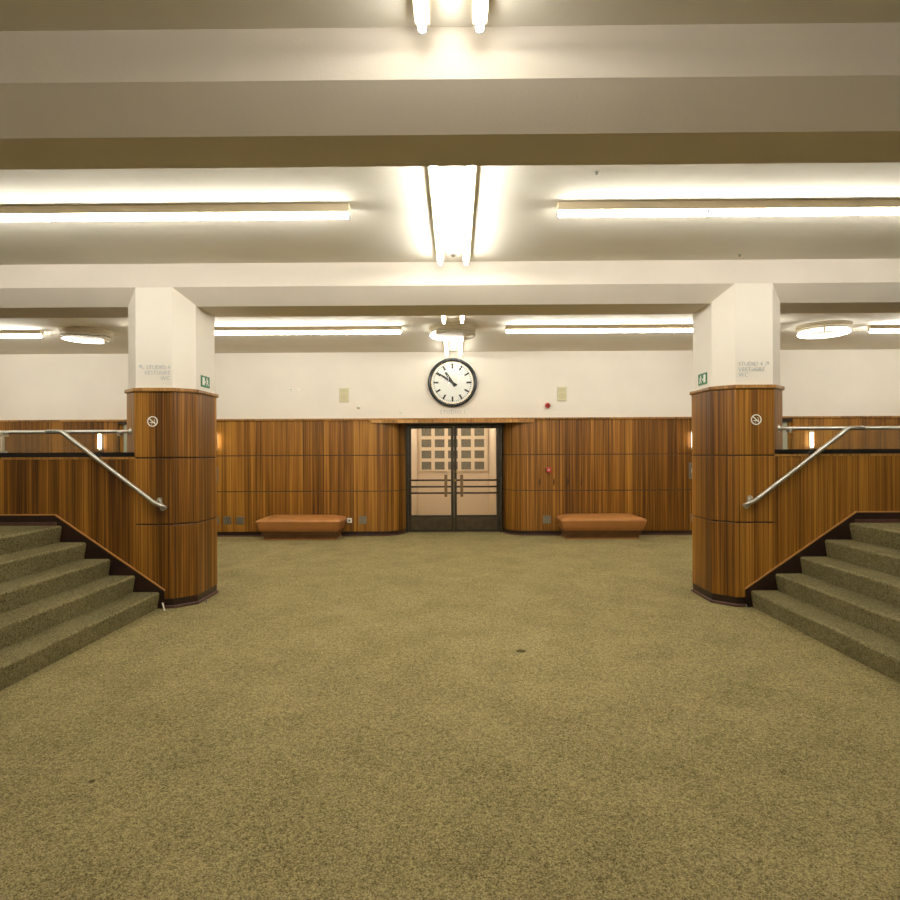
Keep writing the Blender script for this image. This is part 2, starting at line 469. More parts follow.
# side doors in the recesses (mostly behind the pillars)
for s, nm, n in ((-1, 'left', 3), (1, 'right', 4)):
    d = thing('door_%d' % n, 'side door with pale metal frame, glimpsed beside the %s pillar' % nm, 'door', (s * 5.83, YD, 0), kind=ST)
    yd = YW + 0.07
    for a, b_ in ((REC0 + 0.003, REC0 + 0.055), (REC1 - 0.055, REC1 - 0.003)):
        obj('reveal', B(s * a, s * b_, yd - 0.03, yd + 0.22, 0, 2.117), M['doorwood'], d)
    for a, b_ in ((REC0 + 0.055, REC0 + 0.145), (REC1 - 0.145, REC1 - 0.055)):
        obj('jamb', B(s * a, s * b_, yd, yd + 0.09, 0, 2.117), M['greenmetal'], d, bevel=0.004)
    obj('head', B(s * (REC0 + 0.145), s * (REC1 - 0.145), yd, yd + 0.09, 2.03, 2.117), M['greenmetal'], d, bevel=0.004)
    obj('door_leaf', B(s * (REC0 + 0.15), s * (REC1 - 0.15), yd + 0.02, yd + 0.065, 0.01, 2.025), M['doorwood'], d)
    obj('handle', tube(bmesh.new(), fillet([(s * 5.50, yd + 0.02, 1.05), (s * 5.50, yd - 0.03, 1.05), (s * 5.62, yd - 0.03, 1.05)], 0.02), 0.01), M['steel'], d, smooth=True)

# ------------------------------------------------------------------ vestibule seen through the glass doors
VY = 14.6
v = thing('wall_vestibule', 'cream walls of the lobby behind the glass doors', 'wall', (0, VY, 0), kind=ST)
obj('end_wall', B(-1.0, 0.95, VY, VY + 0.1, 0, 3.0), M['vwall'], v)
obj('side_wall', B(-0.985, -0.903, YD + 0.092, VY, 0, 3.0), M['vwall'], v)
obj('side_wall', B(0.842, 0.93, YD + 0.092, VY, 0, 3.0), M['vwall'], v)
obj('lintel_wall', B(-0.903, 0.842, YD + 0.092, YD + 0.15, 2.125, 3.0), M['vwall'], v)
tag(obj('ceiling_vestibule', B(-1.0, 0.95, YD + 0.06, VY + 0.1, 3.0, 3.1), M['vwall']), 'ceiling of the lobby behind the glass doors', 'ceiling', kind=ST)
w = thing('window_1', 'cream gridded internal window with dark panes in the lobby', 'window', (-0.03, VY, 1.08), kind=ST)
cols = [(-0.8011 + i * 0.3223, -0.8011 + i * 0.3223 + 0.2369) for i in range(5)]
rws = [(1.1478 + j * 0.2732, 1.1478 + j * 0.2732 + 0.191) for j in range(6)]
bm = bmesh.new()
xs = [-0.8571] + [c for p in cols for c in p] + [0.8095]; zs = [1.1138] + [c for p in rws for c in p] + [2.7621]
for i in range(0, len(xs), 2): box(bm, xs[i], xs[i + 1], VY - 0.045, VY, zs[0], zs[-1])
for j in range(0, len(zs), 2):
    for p in cols: box(bm, p[0], p[1], VY - 0.04, VY, zs[j], zs[j + 1])
obj('window_grid', bm, M['vframe'], w)
bm = bmesh.new()
for p in cols:
    for q in rws: box(bm, p[0], p[1], VY - 0.018, VY - 0.004, q[0], q[1])
obj('window_panes', bm, M['vpane'], w)
t = thing('lobby_light', 'lit strip light on the lobby ceiling beyond the glass doors', 'ceiling light', (-0.03, 13.2, 3.0))
obj('body', B(-0.07, 0.01, 12.5, 13.9, 2.94, 3.0), M['fixture'], t)
obj('tube', cyl(bmesh.new(), (-0.03, 12.52, 2.915), (-0.03, 13.88, 2.915), 0.02, n=10), M['vesttube'], t)

# ------------------------------------------------------------------ glazed double doors
df = thing('door_frame', 'dark bronze frame around the central double doors', 'door frame', (-0.01, YD, 0), kind=ST)
obj('jamb', B(-0.955, -0.900, YD - 0.02, YD + 0.09, 0, 2.124), M['bronze'], df, bevel=0.004)
obj('jamb', B(0.880, 0.935, YD - 0.02, YD + 0.09, 0, 2.124), M['bronze'], df, bevel=0.004)
obj('head', B(-0.900, 0.880, YD - 0.02, YD + 0.09, 2.072, 2.124), M['bronze'], df, bevel=0.004)
def leaf(n, x0, x1, hinge, label):
    d = thing('door_%d' % n, label, 'door', ((x0 + x1) / 2, YD, 0), kind=ST)
    a, b_ = (0.055, 0.056)
    bm = bmesh.new()
    box(bm, x0, x0 + a, YD, YD + 0.05, 0.012, 2.07); box(bm, x1 - b_, x1, YD, YD + 0.05, 0.012, 2.07)
    box(bm, x0 + a, x1 - b_, YD, YD + 0.05, 2.03, 2.07); box(bm, x0 + a, x1 - b_, YD, YD + 0.05, 0.012, 0.06)
    box(bm, x0 + a, x1 - b_, YD, YD + 0.05, 0.30, 0.335)
    lf = obj('leaf_frame', bm, M['bronze'], d, bevel=0.003)
    obj('kick_plate', B(x0 + a, x1 - b_, YD + 0.008, YD + 0.042, 0.06, 0.30), M['kick'], d)
    obj('glass_pane', B(x0 + a, x1 - b_, YD + 0.020, YD + 0.028, 0.335, 2.03), M['glass'], d)
    for z in (1.021, 0.894, 0.771):
        obj('push_bar', cyl(bmesh.new(), (x0 + 0.035, YD - 0.03, z), (x1 - 0.03, YD - 0.03, z), 0.0165, n=14), M['bronze'], d, smooth=True)
    for x in (x0 + 0.03, x1 - 0.03):
        obj('bar_bracket', B(x - 0.018, x + 0.018, YD - 0.035, YD, 0.74, 1.05), M['bronze'], lf, bevel=0.004)
    hx = x1 - 0.155 if hinge < 0 else x0 + 0.150
    obj('pull_handle', B(hx - 0.029, hx + 0.029, YD - 0.085, YD - 0.045, 0.70, 1.13), M['handle'], d, bevel=0.008)
    if hinge > 0:
        obj('lock_knob', cyl(bmesh.new(), (x0 + 0.03, YD, 1.02), (x0 + 0.03, YD - 0.05, 1.02), 0.02, n=16), M['gold'], lf, label='brass lock knob')
        obj('lock_cylinder', cyl(bmesh.new(), (x0 + 0.05, YD, 1.18), (x0 + 0.05, YD - 0.02, 1.18), 0.018, n=16), M['gold'], lf, label='brass lock cylinder')
    return d
leaf(1, -0.898, -0.011, -1, 'left dark bronze glass door leaf below the clock')
leaf(2, -0.007, 0.878, 1, 'right dark bronze glass door leaf with brass lock')
for s in (-1, 1):
    bm = bmesh.new(); tube(bm, fillet([(s * 0.97 - 0.01, YD - 0.06, 0.78), (s * 0.99 - 0.01, YD - 0.10, 0.78), (s * 0.99 - 0.01, YD - 0.10, 1.03), (s * 0.97 - 0.01, YD - 0.06, 1.03)], 0.02), 0.011)
    obj('door_stay', bm, M['bronze'], df, smooth=True)

# ------------------------------------------------------------------ pillars
def octo(s, ins, front=YP, back=6.845):
    ch = 0.175 - ins * 0.414
    x0, x1 = 2.649 + ins, 3.386 - ins
    y0, y1 = front + ins, back - ins
    c = 0.175 - ins * 0.586
    pts = [(x0 + c, y0), (x1 - c, y0), (x1, y0 + c), (x1, y1 - c), (x1 - c, y1), (x0 + c, y1), (x0, y1 - c), (x0, y0 + c)]
    return [(s * p[0], p[1]) for p in (pts if s > 0 else pts)]
for s, nm in ((-1, 'left'), (1, 'right')):
    p = thing('pillar', '%s octagonal pillar, cream plaster above striped wood cladding' % nm, 'pillar', (s * 3.01, 6.42, 0), kind=ST)
    obj('plaster_shaft', prism_z(bmesh.new(), octo(s, 0.016), 2.20, 3.238), M['plaster'], p)
    obj('core', prism_z(bmesh.new(), octo(s, 0.014), 0.0, 2.19), M['backing'], p)
    for k, (z0, z1) in enumerate(((0.095, 0.837), (0.850, 1.508), (1.520, 2.182))):
        obj('wood_panel', prism_z(bmesh.new(), octo(s, 0.0), z0, z1, u0=3.1 * (s + 2)), M['woodp'], p, bevel=0.004)
    obj('cap_moulding', prism_z(bmesh.new(), octo(s, -0.020), 2.182, 2.220), M['woodcap'], p, bevel=0.007)
    obj('baseboard', prism_z(bmesh.new(), octo(s, 0.006), 0.0, 0.095), M['darkbase'], p)
    obj('quadrant', prism_z(bmesh.new(), octo(s, -0.012), 0.0, 0.028), M['redlip'], p, bevel=0.008)

# ------------------------------------------------------------------ balustrade walls, stairs, landings
for s, nm in ((-1, 'left'), (1, 'right')):
    q = thing('wall_balustrade_' + nm, 'low striped wood wall with black sill above the %s stairs' % nm, 'wall', (s * 5, 6.1, 0), kind=ST)
    bm = B(s * 3.204, s * XS, 6.003, 6.21, 0, 1.510)
    obj('wood_panel', bm, M['woods'], q)
    obj('sill', B(s * 3.212, s * XS, 5.992, 6.225, 1.527, 1.572), M['blacksill'], q, bevel=0.003)
    obj('sill_bead', B(s * 3.212, s * XS, 5.997, 6.215, 1.503, 1.527), M['woodcap'], q, bevel=0.003)
    poly = [(2.912, 0.0), (2.912, 0.186), (4.012, 0.942), (XS, 0.942), (XS, 0.0)]
    obj('stair_skirting', prism_y(bmesh.new(), [(s * a, z) for a, z in poly], 5.988, 6.004), M['darkbase'], q)
    bm = bmesh.new()
    for (a0, z0), (a1, z1) in (((2.908, 0.182), (4.014, 0.946)), ((4.008, 0.946), (XS, 0.946))):
        bar2d(bm, s * a0, z0, s * a1, z1, 0.012, 5.985, 6.003)
    obj('wood_edge_bead', bm, M['woodedge'], q)
    obj('quadrant', B(s * 3.995, s * XS, 5.982, 5.990, 0.8395, 0.872), M['redlip'], q, bevel=0.003)

    st = thing('staircase', 'olive carpeted flight of steps rising to the %s' % nm, 'staircase', (s * XSTEP, 2.0, 0))
    yN, yF = -1.5, 5.980
    for i in range(5):
        xa = XSTEP + i * RUN; z0 = i * RISE + 0.0005; z1 = (i + 1) * RISE
        xb = xa + RUN + 0.05 if i < 4 else xa + RUN
        r = 0.022
        prof = [(xa + 0.022, z0), (xa + 0.004, z1 - r)]
        for k in range(1, 7):
            t = PI / 2 * k / 6
            prof.append((xa + r * (1 - math.sin(t)) + 0.004 * (1 - k / 6), z1 - r + r * (1 - math.cos(t)) if False else z1 - r * math.cos(t) if False else z1 - r + r * math.sin(t)))
        prof = [(xa + 0.022, z0)] + [(xa + r - r * math.cos(PI / 2 * k / 6), z1 - r + r * math.sin(PI / 2 * k / 6)) for k in range(7)] + [(xb, z1), (xb, z0)]
        obj('step', prism_y(bmesh.new(), [(s * a, z) for a, z in prof], yN, yF), M['shadecarpet'], st)
        if i < 4:
            obj('step_base', B(s * (xa + RUN + 0.0505), s * (XSTEP + 5 * RUN), yN, yF, z0, z1 - 0.0005), M['shadecarpet'], st)
    ld = tag(obj('floor_landing_' + nm, B(s * (XSTEP + 5 * RUN + 0.0005), s * XS, yN, yF, 0, 5 * RISE), M['shadecarpet']), 'raised olive carpeted landing at the top of the %s steps' % nm, 'floor', kind=ST)

# ------------------------------------------------------------------ rails
for s, nm in ((-1, 'left'), (1, 'right')):
    r = thing('glass_balustrade', 'steel rail over a glass strip on the black sill beside the %s pillar' % nm, 'balustrade', (s * 4.5, 6.1, 1.572), 'glass balustrades on the low wood walls')
    yr = 6.10
    obj('top_rail', tube(bmesh.new(), [(s * 3.31, yr, 1.786), (s * XS, yr, 1.786)], 0.0185, 16), M['steel'], r, smooth=True)
    n = Vector((s * 0.71, -0.71, 0))
    c = Vector((s * 3.292, yr, 1.786))
    obj('end_flange', cyl(cyl(bmesh.new(), c - n * 0.0, c + n * 0.016, 0.038, n=24), c + n * 0.016, c + n * 0.03, 0.03, 0.02, n=24), M['steel'], r)
    gp = obj('glass_panel', B(s * 3.372, s * 4.58, 6.028, 6.040, 1.574, 1.762), M['bglass'], r)
    obj('glass_panel', B(s * 4.72, s * 5.95, 6.028, 6.040, 1.574, 1.762), M['bglass'], r)
    for x in (3.385, 4.56, 4.74):
        obj('glass_clamp', B(s * (x - 0.014), s * (x + 0.014), 6.018, 6.082, 1.738, 1.772), M['steel'], gp, bevel=0.003)
        if x > 4: obj('glass_clamp', B(s * (x - 0.02), s * (x + 0.02), 6.018, 6.055, 1.5725, 1.592), M['steel'], gp, bevel=0.003)
    obj('post', B(s * 4.622, s * 4.70, 6.05, 6.13, 1.5725, 1.770), M['steeld'], r, bevel=0.004)

    h = thing('handrail', 'sloping steel handrail descending the %s stairs' % nm, 'handrail', (s * 2.9, 5.95, 1.03), 'sloping steel handrails beside the steps')
    yh = 5.945
    pts = [Vector((s * 4.06, yh, 1.780))] + fillet([(s * 3.935, yh, 1.780), (s * 3.915, yh, 1.780), (s * 3.90, yh, 1.768)], 0.02) + fillet([(s * 3.88, yh, 1.753), (s * 2.985, yh, 1.066), (s * 2.925, yh, 1.040), (s * 2.888, yh + 0.004, 1.020)], 0.05)
    obj('rail', tube(bmesh.new(), pts, 0.0215, 16), M['steel'], h, smooth=True)
    obj('rail_joint', tube(bmesh.new(), fillet([(s * 4.052, yh, 1.780), (s * 4.072, yh + 0.05, 1.782), (s * 4.072, yr - 0.012, 1.786)], 0.03), 0.0215, 16), M['steel'], h, smooth=True)
    c = Vector((s * 2.888, yh, 1.018))
    obj('end_cap', cyl(cyl(bmesh.new(), c + Vector((0, -0.034, -0.004)), c + Vector((0, -0.022, -0.002)), 0.026, n=24), c + Vector((0, -0.022, 0)), c + Vector((0, 0.02, 0)), 0.021, n=24), M['steel'], h)
    obj('wall_bracket', cyl(cyl(bmesh.new(), c + Vector((0, -0.01, 0)), (s * 2.955, YP - 0.012, 1.085), 0.014, n=16), (s * 2.958, YP - 0.014, 1.088), (s * 2.958, YP - 0.0005, 1.088), 0.027, n=24), M['steel'], h)

# ------------------------------------------------------------------ ceiling lights
def batten(name, label, x0, x1, y0, y1, tl, lamp='tube', group='bare fluorescent strip lights'):
    """batten along X (y0 == y1) or along Y (x0 == x1); its lamps hang under the enamel body"""
    alongx = abs(x1 - x0) > abs(y1 - y0)
    t = thing(name, label, 'ceiling light', ((x0 + x1) / 2, (y0 + y1) / 2, ZC), group)
    hw = 0.034
    if alongx: bm = B(x0, x1, y0 - hw, y0 + hw, 3.412, ZC)
    else: bm = B(x0 - hw, x0 + hw, y0, y1, 3.412, ZC)
    body = obj('body', bm, M['fixture'], t, bevel=0.004)
    L = (x1 - x0) if alongx else (y1 - y0)
    n = max(1, round(abs(L) / tl)); d = L / n
    zt = 3.386; g = 0.014 * (1 if L > 0 else -1)
    for i in range(n):
        a, b_ = i * d + g, (i + 1) * d - g
        P = (lambda q: (x0 + q, y0, zt)) if alongx else (lambda q: (x0, y0 + q, zt))
        obj('tube', cyl(bmesh.new(), P(a), P(b_), 0.022 if lamp == 'tubeback' else 0.0185, n=12), M[lamp], t, smooth=False)
        for q in (a - g * 0.9, b_ + g * 0.9):
            bm = bmesh.new(); c = P(q); k = 0.006
            if alongx: box(bm, c[0] - k, c[0] + k, c[1] - 0.014, c[1] + 0.014, zt - 0.012, 3.412)
            else: box(bm, c[0] - 0.014, c[0] + 0.014, c[1] - k, c[1] + k, zt - 0.012, 3.412)
            obj('lampholder', bm, M['fixcap'], body)
    return t
ym = 4.625
batten('fluorescent_light', 'long lit strip light to the left, between the two ceiling beams', -0.79, -0.79 - 4 * 1.158, ym, ym, 1.158)
batten('fluorescent_light', 'long lit strip light to the right, between the two ceiling beams', 0.815, 0.815 + 4 * 1.158, ym, ym, 1.158)
for s, nm in ((-1, 'left'), (1, 'right')):
    x = 0.008 + s * 0.124
    batten('fluorescent_light', '%s of two strip lights pointing at the viewer, between the beams' % nm, x, x, 3.46, 5.80, 1.17)
    batten('fluorescent_light', '%s of the paired strip lights cut off by the top edge' % nm, x, x, 1.36, 2.60, 1.235, 'tubenear')
    x = -0.005 + s * 0.128
    batten('fluorescent_light', '%s of two short strip lights above the clock, behind the ring lamp' % nm, x, x, 9.72, 11.25, 1.56, 'tubepair')
    batten('fluorescent_light', '%s of two short strip lights in front of the central ring lamp' % nm, x, x, 7.05, 8.42, 1.56, 'tubepair')
    batten('fluorescent_light', 'lit strip light over the %s bench, in front of the back wall' % nm, s * 0.79, s * (0.79 + 3 * 1.34), 9.065, 9.065, 1.34, 'tubeback')
    batten('fluorescent_light', 'lit strip light at the far %s, outside the ring lamp beyond the pillar' % nm, s * 6.36, s * (6.36 + 2.68), 9.20, 9.20, 1.34, 'tubeback')

for s, nm in ((-1, 'left'), (1, 'right')):
    batten('fluorescent_light', 'unseen added strip light behind the viewer on the %s' % nm, s * 0.79, s * (0.79 + 4 * 1.158), -5.0, -5.0, 1.158, 'tubeadded')  # unseen pair, added to brighten the front face of the near beam

def ring_light(x, y, arcs, label):
    t = thing('ring_light', label, 'ceiling light', (x, y, ZC - 0.0015), 'round ceiling ring lamps')
    obj('housing', lathe_z(bmesh.new(), (x, y, ZC - 0.0015), [(0.372, 0), (0.372, -0.020), (0.355, -0.026), (0.355, -0.052), (0.342, -0.060), (0.342, -0.082), (0.30, -0.086)]), M['ringbody'], t)
    R, z = 0.330, ZC - 0.118
    def arc(a0, a1, n=40):
        n = max(6, int(n * abs(a1 - a0) / 360) * 2)
        return [(x + R * math.cos(math.radians(a0 + (a1 - a0) * k / n)), y + R * math.sin(math.radians(a0 + (a1 - a0) * k / n)), z) for k in range(n + 1)]
    for a0, a1, lit in arcs:
        obj('ring_tube', tube(bmesh.new(), arc(a0 + 1.5, a1 - 1.5), 0.0215 if lit else 0.019, 10), M['ringtube'] if lit else M['deadtube'], t, smooth=True, label=None if lit else 'unlit arc of the ring tube')
        bm = bmesh.new()
        a = math.radians(a0); c = Vector((x + R * math.cos(a), y + R * math.sin(a), z)); d = Vector((-math.sin(a), math.cos(a), 0))
        cyl(bm, c - d * 0.014, c + d * 0.014, 0.026, n=12); cyl(bm, c, (c.x, c.y, ZC - 0.08), 0.011, n=10)
        obj('lampholder', bm, M['fixture'], t)
    return t
ring_light(-5.70, 9.25, [(70, 215, True), (215, 430, False)], 'round ring lamp half lit, on the ceiling left of the left pillar')
ring_light(-0.01, 9.20, [(55, 225, True), (225, 415, False)], 'round ring lamp above the clock, its right side unlit')
ring_light(5.655, 9.18, [(0, 120, True), (120, 240, True), (240, 360, True)], 'round ring lamp fully lit, on the ceiling right of the right pillar')

for x, y, k, lab in ((0.009, 5.80, 2.0, 'small dark sprinkler between the twin strip lights by the pillar beam'),
                  (0.996, 4.11, 1.0, 'small dark sprinkler near the end of the right long strip light'),
                  (2.805, 5.86, 1.0, 'small sprinkler above the right pillar, close to the beam')):
    t = thing('ceiling_sprinkler', lab, 'sprinkler', (x, y, ZC), 'small sprinklers on the ceiling')
    obj('rosette', cyl(bmesh.new(), (x, y, ZC), (x, y, ZC - 0.004), 0.016 * k, n=20), M['steeld'], t)
    obj('head', cyl(cyl(bmesh.new(), (x, y, ZC - 0.004), (x, y, ZC - 0.014), 0.006 * k, n=14), (x, y, ZC - 0.014), (x, y, ZC - 0.017), 0.010 * k, n=14), M['greymetal'], t)

# ------------------------------------------------------------------ wall sconces
def sconce(x, z, label):
    x *= WS; z = wz(z)
    t = thing('wall_sconce', label, 'wall light', (x, YW, z), 'vertical tube wall lights on the wood panelling')
    y = YW - 0.065
    obj('back_plate', B(x - 0.022, x + 0.022, YW - 0.02, YW, z - 0.175, z + 0.175), M['steel'], t, bevel=0.003)
    tb = obj('tube', cyl(bmesh.new(), (x, y, z - 0.135), (x, y, z + 0.135), 0.021, n=16), M['sconce'], t, smooth=False)
    for e in (-1, 1):
        obj('end_cap', cyl(cyl(bmesh.new(), (x, y, z + e * 0.135), (x, y, z + e * 0.172), 0.023, n=18), (x, y, z + e * 0.155), (x, YW - 0.018, z + e * 0.155), 0.010, n=12), M['steel'], tb)
sconce(-6.735, 1.80, 'lit tube wall light left of the left pillar, over the black sill')
sconce(-4.538, 1.80, 'lit tube wall light half hidden behind the left pillar')
sconce(4.506, 1.78, 'lit tube wall light half hidden behind the right pillar')
sconce(6.735, 1.77, 'lit tube wall light right of the right pillar, over the black sill')

# ------------------------------------------------------------------ clock
cx, cz, cy = -0.028, 2.885, YPL
t = thing('wall_clock', 'big round wall clock with black rim above the double doors', 'clock', (cx, cy, cz))
rim = obj('rim', lathe_y(bmesh.new(), (cx, cy, cz), [(0.44, 0), (0.463, -0.02), (0.466, -0.05), (0.455, -0.075), (0.430, -0.088), (0.408, -0.078), (0.402, -0.05), (0.402, 0.0), (0.44, 0)], 96), M['rim'], t, smooth=True)
obj('bezel', lathe_y(bmesh.new(), (cx, cy, cz), [(0.404, -0.045), (0.404, -0.056), (0.397, -0.055), (0.397, -0.045), (0.404, -0.045)], 96), M['gold'], rim, smooth=True, label='thin brass inner ring')
dial = obj('dial', cyl(bmesh.new(), (cx, cy - 0.005, cz), (cx, cy - 0.045, cz), 0.400, n=96), M['dial'], t)
bm = bmesh.new()
for k in range(60):
    a = 2 * PI * k / 60; big = k % 5 == 0
    r0, r1, wd = (0.264, 0.362, 0.033) if big else (0.344, 0.362, 0.012)
    bar2d(bm, cx + r0 * math.sin(a), cz + r0 * math.cos(a), cx + r1 * math.sin(a), cz + r1 * math.cos(a), wd, cy - 0.0475, cy - 0.0445)
obj('minute_marks', bm, M['black'], dial)
def hand(nm, ang, l, tail, w0, w1, y):
    a = math.radians(ang); d = Vector((math.sin(a), math.cos(a))); n = Vector((d.y, -d.x))
    P = [d * -tail + n * w0 * 0.45, d * -tail - n * w0 * 0.45, d * 0 - n * w0 / 2, d * l - n * w1 / 2, d * l + n * w1 / 2, d * 0 + n * w0 / 2]
    obj(nm, prism_y(bmesh.new(), [(cx + p.x, cz + p.y) for p in P], y - 0.003, y), M['black'], t)
hand('hour_hand', 326, 0.235, 0.09, 0.046, 0.038, cy - 0.051)
hand('minute_hand', 303.5, 0.34, 0.10, 0.040, 0.028, cy - 0.056)
obj('hub', cyl(bmesh.new(), (cx, cy - 0.045, cz), (cx, cy - 0.062, cz), 0.02, n=20), M['black'], t)
obj('glass', cyl(bmesh.new(), (cx, cy - 0.066, cz), (cx, cy - 0.069, cz), 0.396, n=96), M['clockglass'], t)

# ------------------------------------------------------------------ benches
def superbox(bm, x0, x1, y0, y1, prof, rc=0.035, k=6):
    """rounded-rectangle rings stacked by (inset, z)"""
    rings = []
    for ins, z in prof:
        a0, a1, b0, b1 = x0 + ins, x1 - ins, y0 + ins, y1 - ins * 0.4
        ring = []
        for qx, qy, t0 in ((a1 - rc, b0 + rc, -PI / 2), (a1 - rc, b1 - rc, 0), (a0 + rc, b1 - rc, PI / 2), (a0 + rc, b0 + rc, PI)):
            for j in range(k + 1):
                t = t0 + PI / 2 * j / k
                ring.append(bm.verts.new((qx + rc * math.cos(t), qy + rc * math.sin(t), z)))
        rings.append(ring)
    n = len(rings[0])
    for A, Bv in zip(rings, rings[1:]):
        for i in range(n): bm.faces.new((A[i], A[(i + 1) % n], Bv[(i + 1) % n], Bv[i]))
    bm.faces.new(rings[0][::-1]); bm.faces.new(rings[-1])
    return bm
for xc, lab in ((-2.773, 'tan padded bench against the panelling left of the double doors'), (2.643, 'tan padded bench against the panelling right of the double doors')):
    t = thing('bench', lab, 'bench', (xc, 11.0, 0), 'tan padded benches')
    hw = 0.757; y0, y1 = 10.56, 11.185
    cu = [(0.065, 0.162), (0.045, 0.178), (0.028, 0.24), (0.006, 0.325), (0.0, 0.342), (0.006, 0.358), (0.03, 0.374), (0.09, 0.396), (0.18, 0.412), (0.28, 0.420), (0.35, 0.421)]
    obj('cushion', superbox(bmesh.new(), xc - hw, xc + hw, y0, y1, cu), M['leather'], t, smooth=True)
    bm = bmesh.new(); box(bm, xc - 0.675, xc + 0.675, 10.645, 11.185, 0.108, 0.162)
    obj('apron', bm, M['plinth'], t, bevel=0.004)
    pl = obj('plinth', B(xc - 0.650, xc + 0.650, 10.70, 11.185, 0.0, 0.108), M['plinth'], t, bevel=0.003)
    obj('plinth_bead', B(xc - 0.660, xc + 0.660, 10.690, 11.185, 0.0, 0.026), M['woodedge'], pl, bevel=0.003)

# ------------------------------------------------------------------ signs and lettering
for s, nm in ((-1, 'left'), (1, 'right')):
    # green running-man sign on the inner face of the pillar, facing the passage
    X = s * 2.665; e = -s
    y0, y1, z0, z1 = 6.295, 6.505, 2.266, 2.386
    t = thing('exit_sign', 'small green emergency exit sign on the inner side of the %s pillar' % nm, 'sign', (X, 6.40, 2.27), 'green exit signs on the pillars')
    pt = obj('plate', B(X, X + e * 0.008, y0, y1, z0, z1), M['green'], t)
    xa, xb = X + e * 0.008, X + e * 0.010
    def yq(q): return y0 + (y1 - y0) * q      # q = 0 near edge, 1 far edge
    bm = bmesh.new()
    if s < 0: d0, d1, m0 = 0.12, 0.36, 0.68
    else: d0, d1, m0 = 0.10, 0.34, 0.70
    box(bm, min(xa, xb), max(xa, xb), yq(d0), yq(d1), z0 + 0.020, z1 - 0.018)
    obj('doorway_symbol', bm, M['signwhite'], pt)
    def stroke(bm, q0, za, q1, zb, w):
        p0 = Vector((yq(q0), za)); p1 = Vector((yq(q1), zb)); d = (p1 - p0).normalized(); n = Vector((-d.y, d.x)) * w / 2
        prism_x(bm, [(p.x, p.y) for p in (p0 + n, p0 - n, p1 - n, p1 + n)], min(xa, xb), max(xa, xb))
    bm = bmesh.new(); zc = (z0 + z1) / 2
    cyl(bm, (xa, yq(m0 - 0.03), z1 - 0.026), (xb, yq(m0 - 0.03), z1 - 0.026), 0.010, n=14)
    for a in ((m0, zc + 0.024, m0 + 0.05, zc - 0.010, 0.018), (m0 + 0.04, zc - 0.006, m0 - 0.08, zc - 0.022, 0.011), (m0 - 0.08, zc - 0.018, m0 - 0.06, zc - 0.044, 0.010),
              (m0 + 0.05, zc - 0.006, m0 + 0.15, zc - 0.040, 0.011), (m0, zc + 0.022, m0 - 0.12, zc + 0.008, 0.009), (m0 + 0.01, zc + 0.022, m0 + 0.12, zc + 0.006, 0.009)): stroke(bm, *a)
    obj('running_figure', bm, M['signwhite'], pt)
    bm = bmesh.new()
    for a in ((d1 + 0.06, zc - 0.006, d1 + 0.16, zc - 0.006, 0.008), (d1 + 0.05, zc - 0.006, d1 + 0.10, zc + 0.006, 0.007), (d1 + 0.05, zc - 0.006, d1 + 0.10, zc - 0.018, 0.007)): stroke(bm, *a)
    obj('arrow', bm, M['signwhite'], pt)

    # no smoking roundel on the wood
    xc, zc = s * 3.028, (1.882 if s < 0 else 1.871)
    t = thing('no_smoking_sign', 'round white no smoking symbol on the wood of the %s pillar' % nm, 'sign', (xc, YP, zc), 'no smoking symbols on the pillars')
    bm = bmesh.new(); lathe_y(bm, (xc, YP, zc), [(0.053, 0), (0.053, -0.003), (0.043, -0.003), (0.043, 0), (0.053, 0)], 48)
    obj('circle', bm, M['signwhite'], t)
    obj('slash', bar2d(bmesh.new(), xc - 0.032, zc + 0.030, xc + 0.032, zc - 0.030, 0.009, YP - 0.003, YP), M['signwhite'], t)
    bm = bmesh.new()
    bar2d(bm, xc - 0.028, zc - 0.010, xc + 0.004, zc - 0.010, 0.008, YP - 0.0025, YP); bar2d(bm, xc + 0.016, zc - 0.010, xc + 0.026, zc - 0.010, 0.008, YP - 0.0025, YP)
    bar2d(bm, xc + 0.022, zc - 0.004, xc + 0.022, zc + 0.010, 0.004, YP - 0.0025, YP); bar2d(bm, xc + 0.022, zc + 0.010, xc + 0.012, zc + 0.020, 0.004, YP - 0.0025, YP)
    bar2d(bm, xc - 0.012, zc - 0.030, xc - 0.002, zc - 0.022, 0.004, YP - 0.0025, YP)
    obj('cigarette_symbol', bm, M['signwhite'], t)

    # raised direction lettering on the plaster
    yf = YP + 0.016
    t = thing('direction_lettering', 'raised grey words STUDIO 4 VESTIAIRE WC on the %s pillar' % nm, 'sign', (s * 3.0, yf, 2.30), 'raised direction lettering on the pillars')
    al = 'RIGHT' if s < 0 else 'LEFT'; x = -2.852 if s < 0 else 2.858
    for k, line in enumerate(('STUDIO 4', 'VESTIAIRE', 'WC')):
        z = (2.410 if s < 0 else 2.413) - k * 0.0555
        obj('text_line', text_bm(line, 0.057, x, yf, z, al, 0.005, 0.98 if k == 0 else 1.06), M['letter'], t)
    bm = bmesh.new(); ax, az = (s * 3.142, 2.412)
    bar2d(bm, ax - s * 0.018, az, ax + s * 0.020, az + 0.038, 0.007, yf - 0.005, yf)
    bar2d(bm, ax - s * 0.004, az + 0.037, ax + s * 0.023, az + 0.037, 0.007, yf - 0.005, yf); bar2d(bm, ax + s * 0.0195, az + 0.036, ax + s * 0.0195, az + 0.012, 0.007, yf - 0.005, yf)
    obj('arrow', bm, M['letter'], t)

